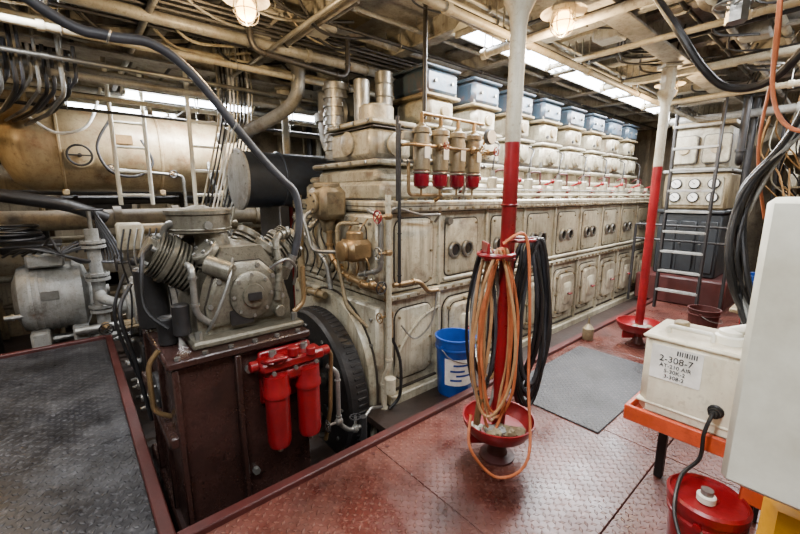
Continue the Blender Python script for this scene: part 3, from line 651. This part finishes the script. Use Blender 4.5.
for i in range(26):
    x=-.95+.045*i+random.uniform(-.008,.008); y=4.1+random.uniform(0,.2); k=random.uniform(0,.25)
    b.pipe([(x,y,2.9),(x,y,2.4-k*.6),(x-.12,y+.4,2.3-k*.6),(x-.3,y+1.2,2.3-k*.6)],random.choice((.012,.014,.016)),random.choice((lgrey,cream2,lgrey,hoseg,black)),.08,7)
for i in range(10):
    x=1.2+.035*i; b.curve([(x,4.1,2.9),(x,4.05,2.4),(x-.05,4.1,2.0),(x-.25,4.2,1.2)],.009,random.choice((dark,cream2,black,labelm)),6)
for i in range(46):
    x=random.uniform(-.8,1.8); y=random.uniform(1.5,4); b.curve([(x,y,2.8),(x+.2,y+.1,2.72-random.uniform(0,.08)),(x+.5,y+.2,2.7),(x+.9,y+.3,2.82)],random.choice((.006,.009,.011)),random.choice((dark,black,cream2,lgrey)),6)
for i in range(34):
    x=random.uniform(2.0,6); y=random.uniform(.2,1.5); b.curve([(x,y,2.8),(x+.3,y+.1,2.7-random.uniform(0,.06)),(x+.7,y-.1,2.7),(x+1.1,y+.1,2.82)],random.choice((.007,.01)),random.choice((dark,black,dark,lgrey)),6)
b.done()

# lamps
def fluor(x,y,z,L,n=2):
    b=B('fluorescent_and_fill_fixture')
    b.prism([(-.15,0),(.15,0),(.07,.06),(-.07,.06)],(x,y,z+.03),Y_,Z_,X_,L,paper)
    for d in(-.07,0,.07): b.cyl((x+.03,y+d,z+.012),(x+L-.03,y+d,z+.012),.014,tube_m,seg=10)
    for xx in(x+.01,x+L-.01): b.box((xx,y,z+.015),(.02,.22,.05),offwh,.004)
    for xx in(x+.2,x+L-.2): b.cyl((xx,y,z+.08),(xx,y,2.95),.008,steel,seg=6)
    b.done()
def area(x,y,z,sx,sy,p,col=(.97,.98,1)):
    l=bpy.data.lights.new('tube_and_fill_light','AREA'); l.shape='RECTANGLE'; l.size=sx; l.size_y=sy; l.energy=p; l.color=col
    o=bpy.data.objects.new('tube_and_fill_light',l); o.location=(x,y,z); bpy.context.collection.objects.link(o); return o
for (x,y,z,L,p) in [(2.35,2.02,2.66,1.4,150),(3.8,2.02,2.66,1.4,130),(5.25,2.02,2.66,1.4,125),(.55,5.0,2.5,1.3,110),(2.2,5.0,2.5,1.3,40),(-1.2,3.3,2.66,1.25,75),(.3,.3,2.75,1.25,60),(-1.2,.6,2.75,1.25,120),(3.2,.1,2.75,1.25,70),(5.2,.3,2.75,1.25,75),(7.6,.4,2.75,1.25,80),(.1,6.6,2.6,1.25,50)]:  # fixtures out of view, around and behind the camera, are invented fill lamps
    fluor(x,y,z,L); area(x+L/2,y,z-.015,L,.2,p)
for (x,y,z,p) in [(.9,2.4,2.48,58),(2.37,1.29,2.46,55),(4.63,1.36,2.46,45),(-1.0,5.0,2.3,55)]:
    b=B('caged_bulb_light')
    b.lathe((x,y,z+.1),Z_,[(.05,0),(.06,.01),(.06,.05),(.03,.07),(.02,.3)],offwh,20)
    b.lathe((x,y,z+.1),nZ,[(.03,0),(.045,.02),(.056,.05),(.05,.08),(.03,.1),(.005,.108)],bulb_m,18)
    for i in range(6):
        a=math.pi*i/3; ca,sa=math.cos(a),math.sin(a)
        b.curve([(x+.06*ca,y+.06*sa,z+.11),(x+.07*ca,y+.07*sa,z+.04),(x+.05*ca,y+.05*sa,z-.01),(x,y,z-.03)],.003,steel,5)
    b.torus((x,y,z+.04),Z_,.07,.003,steel,20,5); b.lathe((x,y,z+.12),Z_,[(.13,-.02),(.06,.02)],offwh,24,False)
    b.done()
    l=bpy.data.lights.new('bulb_light','POINT'); l.energy=p; l.color=(1,.68,.34); l.shadow_soft_size=.05
    o=bpy.data.objects.new('bulb_light',l); o.location=(x,y,z-.09); bpy.context.collection.objects.link(o)

# support poles with bowls
rv=V((.7615,-.648,0)); cv=V((-.648,-.7615,0))
def pole(x,y,z0,z1,hooks):
    b=B('support_pole')
    b.cyl((x,y,z0),(x,y,1.76),.038,red,seg=24); b.cyl((x,y,1.76),(x,y,z1),.038,cream2,seg=24)
    b.lathe((x,y,z1-.14),Z_,[(.038,0),(.046,.06),(.075,.12),(.075,.14)],cream2,24)
    b.cyl((x,y,z1-.03),(x,y,2.635),.06,cream2,seg=8); b.cyl((x,y,2.61),(x,y,2.635),.1,cream2,seg=4)
    if hooks:
        b.lathe((x,y,0),Z_,[(.1,0),(.1,.012),(.06,.03),(.04,.1)],dred,24)
        b.lathe((x,y,.17),Z_,[(.04,0),(.17,.0),(.2,.05),(.205,.08),(.195,.08),(.185,.05),(.15,.012),(.04,.012)],red,36,False)
        for s in(-1,1):
            b.box(V((x,y,.12))+rv*.09*s,(.14,.012,.08),red,.003,RZ(-40.4))
        if hooks>1:
            b.torus((V((x,y,1.2))-rv*.07+cv*.05),Z_,.09,.011,red,28,8); b.torus((V((x,y,1.27))+rv*.06),Z_,.08,.009,red,28,8)
            b.box(V((x,y,1.18))-rv*.06+cv*.03,(.16,.14,.02),red,.006,RZ(-40.4))
            b.box(V((x,y,1.22))-rv*.12+cv*.03,(.015,.14,.08),red,.004,RZ(-40.4))
            b.torus((x,y,1.45),Z_,.041,.006,red,20,6)
    b.done()
pole(1.74,1.17,0,2.42,2); pole(4.23,1.26,0,2.42,1); pole(1.92,4.2,-.42,2.6,0)
def coil(name,c,hw,hv,n,mats,r,seed,dirv=rv,jit=.03):
    random.seed(seed); b=B(name); c=V(c)
    for i in range(n):
        w=hw*random.uniform(.55,1.15); h=hv*random.uniform(.82,1.06); o=c+cv*random.uniform(-.05,.05)+dirv*random.uniform(-jit,jit)
        top=c.z+hv*.98; pts=[]
        ph=random.uniform(-.5,.5)
        for k in range(14):
            a=2*math.pi*k/14; zz=math.cos(a); wid=w*(1 if zz<0 else (1-.35*zz))
            pts.append(V((o.x,o.y,top-h+h*zz))+dirv*(math.sin(a)*wid+ph*.06*(1-zz)*.5)+cv*(math.sin(a*2+i)*.02)+dirv*random.uniform(-.006,.006))
        b.curve(pts,r,random.choice(mats),7,True,6)
    return b
b=coil('orange_hose_coil',V((1.74,1.17,.76))-rv*.06+cv*.085,.12,.48,5,[orhose,tanhose,orhose],.008,3)
b.curve([V((1.74,1.17,1.26))-rv*.05+cv*.1,V((1.74,1.17,1.3))+rv*.06+cv*.1,V((1.74,1.17,1.0))+rv*.1+cv*.1,V((1.74,1.17,.5))+rv*.13+cv*.08,V((1.74,1.17,.15))+rv*.1+cv*.23,V((1.74,1.17,.03))-rv*.05+cv*.22,V((1.74,1.17,.2))-rv*.2+cv*.22,V((1.74,1.17,.32))-rv*.18+cv*.1],.008,orhose)
b.done()
b=coil('black_hose_coil',V((1.74,1.17,.82))+rv*.14-cv*.03,.1,.46,11,[black,black,hoseg],.011,8,jit=.04); b.done()
b=coil('grey_hose_coil',V((1.74,1.17,.78))-rv*.1-cv*.02,.08,.44,7,[black,hoseg,tanhose,lgrey],.009,18); b.done()
random.seed(5)
b=B('rag_pile')
for i in range(12):
    p=V((1.74,1.17,.22))+rv*random.uniform(-.14,.13)+cv*random.uniform(.05,.12); b.sph(p,random.uniform(.025,.045),random.choice((white,gtan,lgrey,steel,blue,gtan)),(1,1,.7),12,.25)
b.cyl(V((1.74,1.17,.2))-rv*.14+cv*.05,V((1.74,1.17,.4))-rv*.12+cv*.06,.02,brass,seg=10)
b.done()
b=B('rag_pile')
for i in range(6): b.sph(V((4.23,1.26,.21))+rv*random.uniform(-.13,.13)+cv*random.uniform(.02,.1),random.uniform(.03,.045),random.choice((white,gtan,lgrey)),(1,1,.7),10,.2)
b.done()
b=B('oil_can'); b.lathe((4.02,1.66,.0),Z_,[(.05,0),(.055,.01),(.055,.12),(.03,.15),(.012,.17),(.008,.24)],gtan,20); b.done()

def bucket(name,x,y,z,r,h,m,lid=None,label=False):
    b=B(name)
    pr=[(r*.84,0),(r*.86,.006),(r*.95,h*.8),(r*1.03,h*.8),(r*1.03,h*.83),(r*.97,h*.84),(r,h*.97),(r*1.05,h*.97),(r*1.05,h)]
    pr+= [(r*.95,h),(r*.82,.02)]
    b.lathe((x,y,z),Z_,pr,m,36)
    if lid: b.lathe((x,y,z+h-.01),Z_,[(r*1.07,-.02),(r*1.08,.012),(r*1.0,.02),(r*.96,.008),(r*.3,.008),(r*.28,.012),(.01,.012)],lid,36)
    if label:
        vs=[];fs=[]
        for i in range(13):
            a=math.radians(180+10+i*9)
            for zz in(h*.22,h*.68):
                rr_=r*(.86+.09*(zz/h)/.8)+.003; vs.append((x+rr_*math.cos(a),y+rr_*math.sin(a),z+zz))
        for i in range(12): fs.append([2*i,2*i+2,2*i+3,2*i+1])
        b.add(vs,fs,labelm)
        for kz,k0,k1 in((.56,3,10),(.46,2,8),(.38,4,11),(.3,2,7)):
            vs=[];fs=[]
            for i in range(k0,k1):
                a=math.radians(190+i*9)
                for zz in(h*kz,h*(kz+.035)):
                    rr_=r*(.86+.09*(zz/h)/.8)+.0045; vs.append((x+rr_*math.cos(a),y+rr_*math.sin(a),z+zz))
            for i in range(k1-k0-1): fs.append([2*i,2*i+2,2*i+3,2*i+1])
            b.add(vs,fs,blue)
    b.curve([(x-r*1.05,y,z+h*.85),(x-r*.9,y-r*.6,z+h*.7),(x,y-r*1.15,z+h*.62),(x+r*.9,y-r*.6,z+h*.7),(x+r*1.05,y,z+h*.85)],.004,steel,6)
    for s in(-1,1): b.cyl((x+s*r*.97,y,z+h*.85),(x+s*r*1.1,y,z+h*.85),.014,m,seg=10)
    return b
bucket('plastic_bucket',2.2,1.91,-.05,.155,.47,blue,None,True).done()
b=bucket('plastic_bucket',1.72,.215,0,.12,.37,red,red)
b.cyl((1.69,.215,.37),(1.69,.215,.4),.03,white,seg=18,ch=.004); b.cyl((1.69,.215,.4),(1.69,.215,.42),.02,steel,seg=14); b.done()
bucket('plastic_bucket',5.2,.5,0,.15,.38,red,red).done()
bucket('plastic_bucket',5.0,.9,.0,.14,.32,dred,None).done()
bucket('plastic_bucket',4.1,.4,.62,.12,.26,blue,None).done()

b=B('yellow_jerrycan')
b.box((1.54,-.1,.33),(.24,.32,.66),yellow,.035)
for z in(.2,.45): b.box((1.54,-.1,z),(.248,.328,.012),yellow,.004)
b.cyl((1.48,-.02,.66),(1.48,-.02,.685),.028,dark); b.done()
b=B('rubber_mat'); b.bx(2.4,3.75,.87,1.62,.0,.012,mmat,.004); b.done()

# right hand rack
b=B('orange_shelf_rack')
b.bx(1.82,2.3,.1,.56,.5,.53,orange,.006); b.bx(1.81,1.83,.1,.56,.5,.57,orange,.004); b.bx(1.82,2.3,.54,.56,.5,.57,orange,.004)
for x,y in((2.27,.5),(2.27,.12)): b.bx(x-.02,x+.02,y-.02,y+.02,0,.52,dark,.004)
b.bx(1.9,1.94,.1,.14,0,.52,dark,.004)
b.bx(1.24,2.3,-.5,-.02,.7,.745,dark,.006)
for x,y in((1.3,-.4),(2.26,-.4),(2.26,-.06)): b.bx(x-.02,x+.02,y-.02,y+.02,0,.7,dark,.004)
b.bx(1.8,1.84,.04,.14,.36,.745,orange,.006); b.bx(1.8,1.86,-.1,.14,.66,.745,orange,.006)
b.done()
P=B('white_plastic_container')
P.box((2.0,.345,.72),(.3,.36,.38),ivory,.035); P.box((2.0,.345,.9),(.31,.37,.02),ivory,.008); P.box((2.0,.345,.6),(.31,.37,.012),ivory,.004)
P.lathe((1.98,.26,.91),Z_,[(.05,0),(.05,.03),(.04,.035),(.04,.05),(.02,.06)],white,24); P.pipe([(1.98,.26,.96),(1.98,.18,1.0),(2.0,.1,.98)],.018,white,.04)
P.cyl((2.05,.44,.91),(2.05,.44,.94),.03,gtan,ch=.005); P.pipe([(1.9,.45,.92),(1.9,.45,.95),(1.9,.3,.95),(1.9,.3,.92)],.01,white,.02)
P.prism(rr(.18,.15,.005),(1.849,.4,.8),Y_,Z_,nX,.002,labelm)
for i in range(9): P.bx(1.845,1.8465,.33+.008*i,.33+.008*i+random.choice((.003,.004,.005)),.845,.865,inkm,.0)
P.torus((1.85,.25,.66),X_,.022,.006,dark,16,6); P.cyl((1.852,.25,.66),(1.82,.25,.66),.02,black,seg=14)
po=P.done()
def text(s,loc,size,mat,parent,rot,name):
    c=bpy.data.curves.new(name,'FONT'); c.body=s; c.size=size; c.extrude=.0006; c.align_x='CENTER'; c.materials.append(mat)
    o=bpy.data.objects.new(name,c); o.location=loc; o.rotation_euler=rot; bpy.context.collection.objects.link(o); o.parent=parent
rt=(math.radians(90),0,math.radians(-90))
text('2-308-7',(1.8455,.4,.808),.038,inkm,po,rt,'label_text')
text('AT-210 AIR',(1.8455,.4,.783),.023,inkm,po,rt,'label_text_line')
text('5-30K-2',(1.8455,.4,.76),.023,inkm,po,rt,'label_text_foot')
text('3-308-2',(1.8455,.4,.736),.023,inkm,po,rt,'label_text_end')
b=B('black_power_cord')
b.curve([(1.83,.25,.66),(1.78,.25,.67),(1.75,.26,.6),(1.74,.26,.5),(1.7,.3,.42),(1.56,.28,.36),(1.47,.22,.3)],.007,black)
b.cyl((1.83,.25,.66),(1.79,.25,.67),.013,black,seg=10); b.cyl((1.47,.22,.32),(1.45,.22,.22),.018,black,seg=12)
b.curve([(1.45,.22,.22),(1.43,.22,.06),(1.4,.2,.015),(1.3,.1,.012)],.007,black); b.done()
b=B('white_storage_cabinet'); b.box((1.38,-.13,1.12),(.26,.54,.75),paper,.014)
b.cyl((1.25,-.3,1.1),(1.22,-.3,1.1),.02,steel); b.done()

# right cables
b=B('hanging_cables')
b.curve([(2.15,.9,2.75),(2.12,.73,2.4),(1.98,.58,2.17),(2.0,.48,2.0),(2.05,.4,1.92),(2.02,.28,1.91),(1.95,.18,2.0),(1.9,.05,2.2),(1.9,-.1,2.6)],.015,black,10)
for i in range(12):
    j=lambda s=.03:random.uniform(-s,s)
    b.curve([(2.1+j(),.05+j(),2.5),(2.16+j(),.12+j(),2.0),(2.2+j(),.2+j(),1.74),(2.08+j(.05),.3+j(),1.5),(2.04+j(.06),.28+j(),1.24),(2.05+j(.05),.2+j(),1.0),(2.1+j(.06),.05+j(),.8)],random.choice((.007,.009,.011)),random.choice((black,black,black,dark,lgrey)))
b.curve([(2.0,.3,2.6),(1.95,.27,2.1),(1.95,.25,1.85),(1.9,.18,1.72),(1.85,.05,1.7)],.007,orhose)
b.curve([(2.3,.35,2.6),(2.25,.3,2.1),(2.2,.3,1.7),(2.25,.25,1.4)],.006,orhose)
b.done()
b=B('overhead_valve_assembly')
b.cyl((1.7,.35,2.7),(1.7,.35,2.15),.035,gtan); b.cyl((1.5,.2,2.22),(1.9,.45,2.22),.045,gtan); b.sph((1.7,.33,2.2),.075,gtan); b.valve((1.7,.35,2.18),nZ,.018,steel,.05,steel)
b.cyl((1.72,.34,2.12),(1.72,.34,2.05),.03,steel,seg=6); b.cyl((1.55,.08,2.7),(1.55,.08,1.8),.05,white,ch=.01); b.box((1.62,.04,1.95),(.16,.16,.3),white,.03)
for q in((1.55,.23,2.22),(1.85,.42,2.22)): b.cyl(V(q)-V((.02,.0125,0)),V(q)+V((.02,.0125,0)),.07,gtan); b.bolts(V(q)-V((.02,.0125,0)),(-.85,-.53,0),.058,6,dark)
b.done()

# far ladder & machine
b=B('access_ladder')
for y in(1.16,1.62): b.box((5.95,y,1.35),(.07,.03,2.7),dark,.005)
for i in range(10): b.box((5.95,1.39,.25+.26*i),(.08,.46,.03),lgrey,.004)
b.done()
b=B('auxiliary_blower_unit')
b.bx(6.3,7.8,.95,2.0,0,.38,dred,.02); b.bx(6.5,7.6,1.12,1.85,.38,1.25,dgrey,.02); b.bx(6.46,7.62,1.1,1.88,1.25,1.3,dgrey,.015)
for i in range(3): b.box((6.48,1.25+.23*i,.8),(.03,.19,.7),dgrey,.01); b.cyl((6.47,1.32+.23*i,.85),(6.44,1.32+.23*i,.85),.015,steel,seg=8)
b.bx(6.55,7.5,1.12,1.85,1.3,1.8,gtan,.03); b.bx(6.52,7.52,1.1,1.87,1.8,1.84,lgrey,.01); b.bx(6.6,7.4,1.17,1.8,1.84,2.4,cream3,.04); b.bx(6.56,7.44,1.14,1.83,2.4,2.46,gtan,.01)
b.prism(rr(.62,.38,.03),(6.56,1.48,1.55),Y_,Z_,nX,.03,cream3,.01,.01)
for y in(1.27,1.48,1.69):
    for z in(1.47,1.65):
        b.lathe((6.53,y,z),nX,[(.07,0),(.07,.025),(.06,.03)],dark,20); b.cyl((6.5,y,z),(6.496,y,z),.055,labelm,seg=20); b.cyl((6.496,y,z),(6.492,y,z),.008,dark,seg=8); b.box((6.494,y+.015,z+.015),(.003,.05,.006),inkm,.001,Matrix.Rotation(.8,3,'X'))
for y in(1.3,1.65):
    b.prism(rr(.3,.38,.045),(6.6,y,2.1),Y_,Z_,nX,.055,gask); b.prism(rr(.28,.36,.04),(6.6,y,2.1),Y_,Z_,nX,.07,cream3,.01,.01); b.cyl((6.53,y,2.1),(6.5,y,2.1),.06,gtan,seg=18,ch=.005)
b.cyl((6.7,1.0,1.3),(6.7,1.0,2.7),.04,dark); b.pipe([(6.5,1.05,1.9),(6.3,1.02,1.9),(6.3,1.02,2.8)],.04,dark,.12,fl=True)
for z in(.9,1.1): b.pipe([(6.1,.95,z),(6.1,2.0,z)],.015,dark)
for y in(.95,2.0): b.cyl((6.1,y,0),(6.1,y,1.1),.018,dark)
b.done()
b=B('storage_rack')
for x in(8.5,9.1):
    for y in(-1.3,-.2,.9): b.bx(x-.02,x+.02,y-.02,y+.02,0,2.6,dark,.004)
for z in(.1,.6,1.1,1.6,2.1,2.5): b.bx(8.48,9.12,-1.32,.92,z,z+.03,gtan,.004)
for z in(.13,.63,1.13,1.63,2.13):
    y=-1.2
    while y<.75:
        w=random.uniform(.1,.3); h=random.uniform(.12,.38); m=random.choice((wood,wood,gtan,cream2,dark,dred,wood))
        if random.random()<.6: b.box((8.75,y+w/2,z+h/2),(random.uniform(.2,.45),w,h),m,.01)
        else: b.cyl((8.7,y+w/2,z),(8.7,y+w/2,z+h),w*.45,m,seg=16,ch=.01)
        y+=w+.03
b.done()
b=B('tool_bench')
b.bx(3.9,5.0,-.6,.55,.58,.62,gtan,.01)
for x in(4.0,4.9):
    for y in(-.5,.45): b.bx(x-.03,x+.03,y-.03,y+.03,0,.58,dark,.005)
for i in range(14):
    x=random.uniform(4.3,4.9); y=random.uniform(-.4,.35); h=random.uniform(.1,.35)
    b.box((x,y,.62+h/2),(random.uniform(.08,.2),random.uniform(.08,.2),h),random.choice((wood,gtan,dark,white,dred,lgrey)),.01,RZ(random.uniform(0,90)))
b.done()
b=B('wiring_harness')
for i in range(40):
    y=random.uniform(.1,1.0); x=random.uniform(6.5,8.2); z=random.uniform(1.9,2.7)
    b.curve([(x,y,z+.2),(x+.1,y+.05,z-.2),(x+.3,y-.15,z-.5),(x+.4,y-.3,z-random.uniform(.5,1.2)),(x+.6,y-.2,z-.4)],.01,random.choice((wood,cream2,black,black,tanhose,wood)),6)
b.done()

# camera and world
cam=bpy.data.cameras.new('camera'); cam.sensor_width=36; cam.lens=17.325; cam.clip_start=.02
co=bpy.data.objects.new('camera',cam); co.location=(0,0,1.5); co.rotation_euler=(math.radians(90-10.59),0,math.radians(-40.4)); bpy.context.collection.objects.link(co)
bpy.context.scene.camera=co
w=bpy.data.worlds.new('world'); bpy.context.scene.world=w; w.use_nodes=True; w.node_tree.nodes['Background'].inputs[0].default_value=(.5,.5,.5,1); w.node_tree.nodes['Background'].inputs[1].default_value=.1
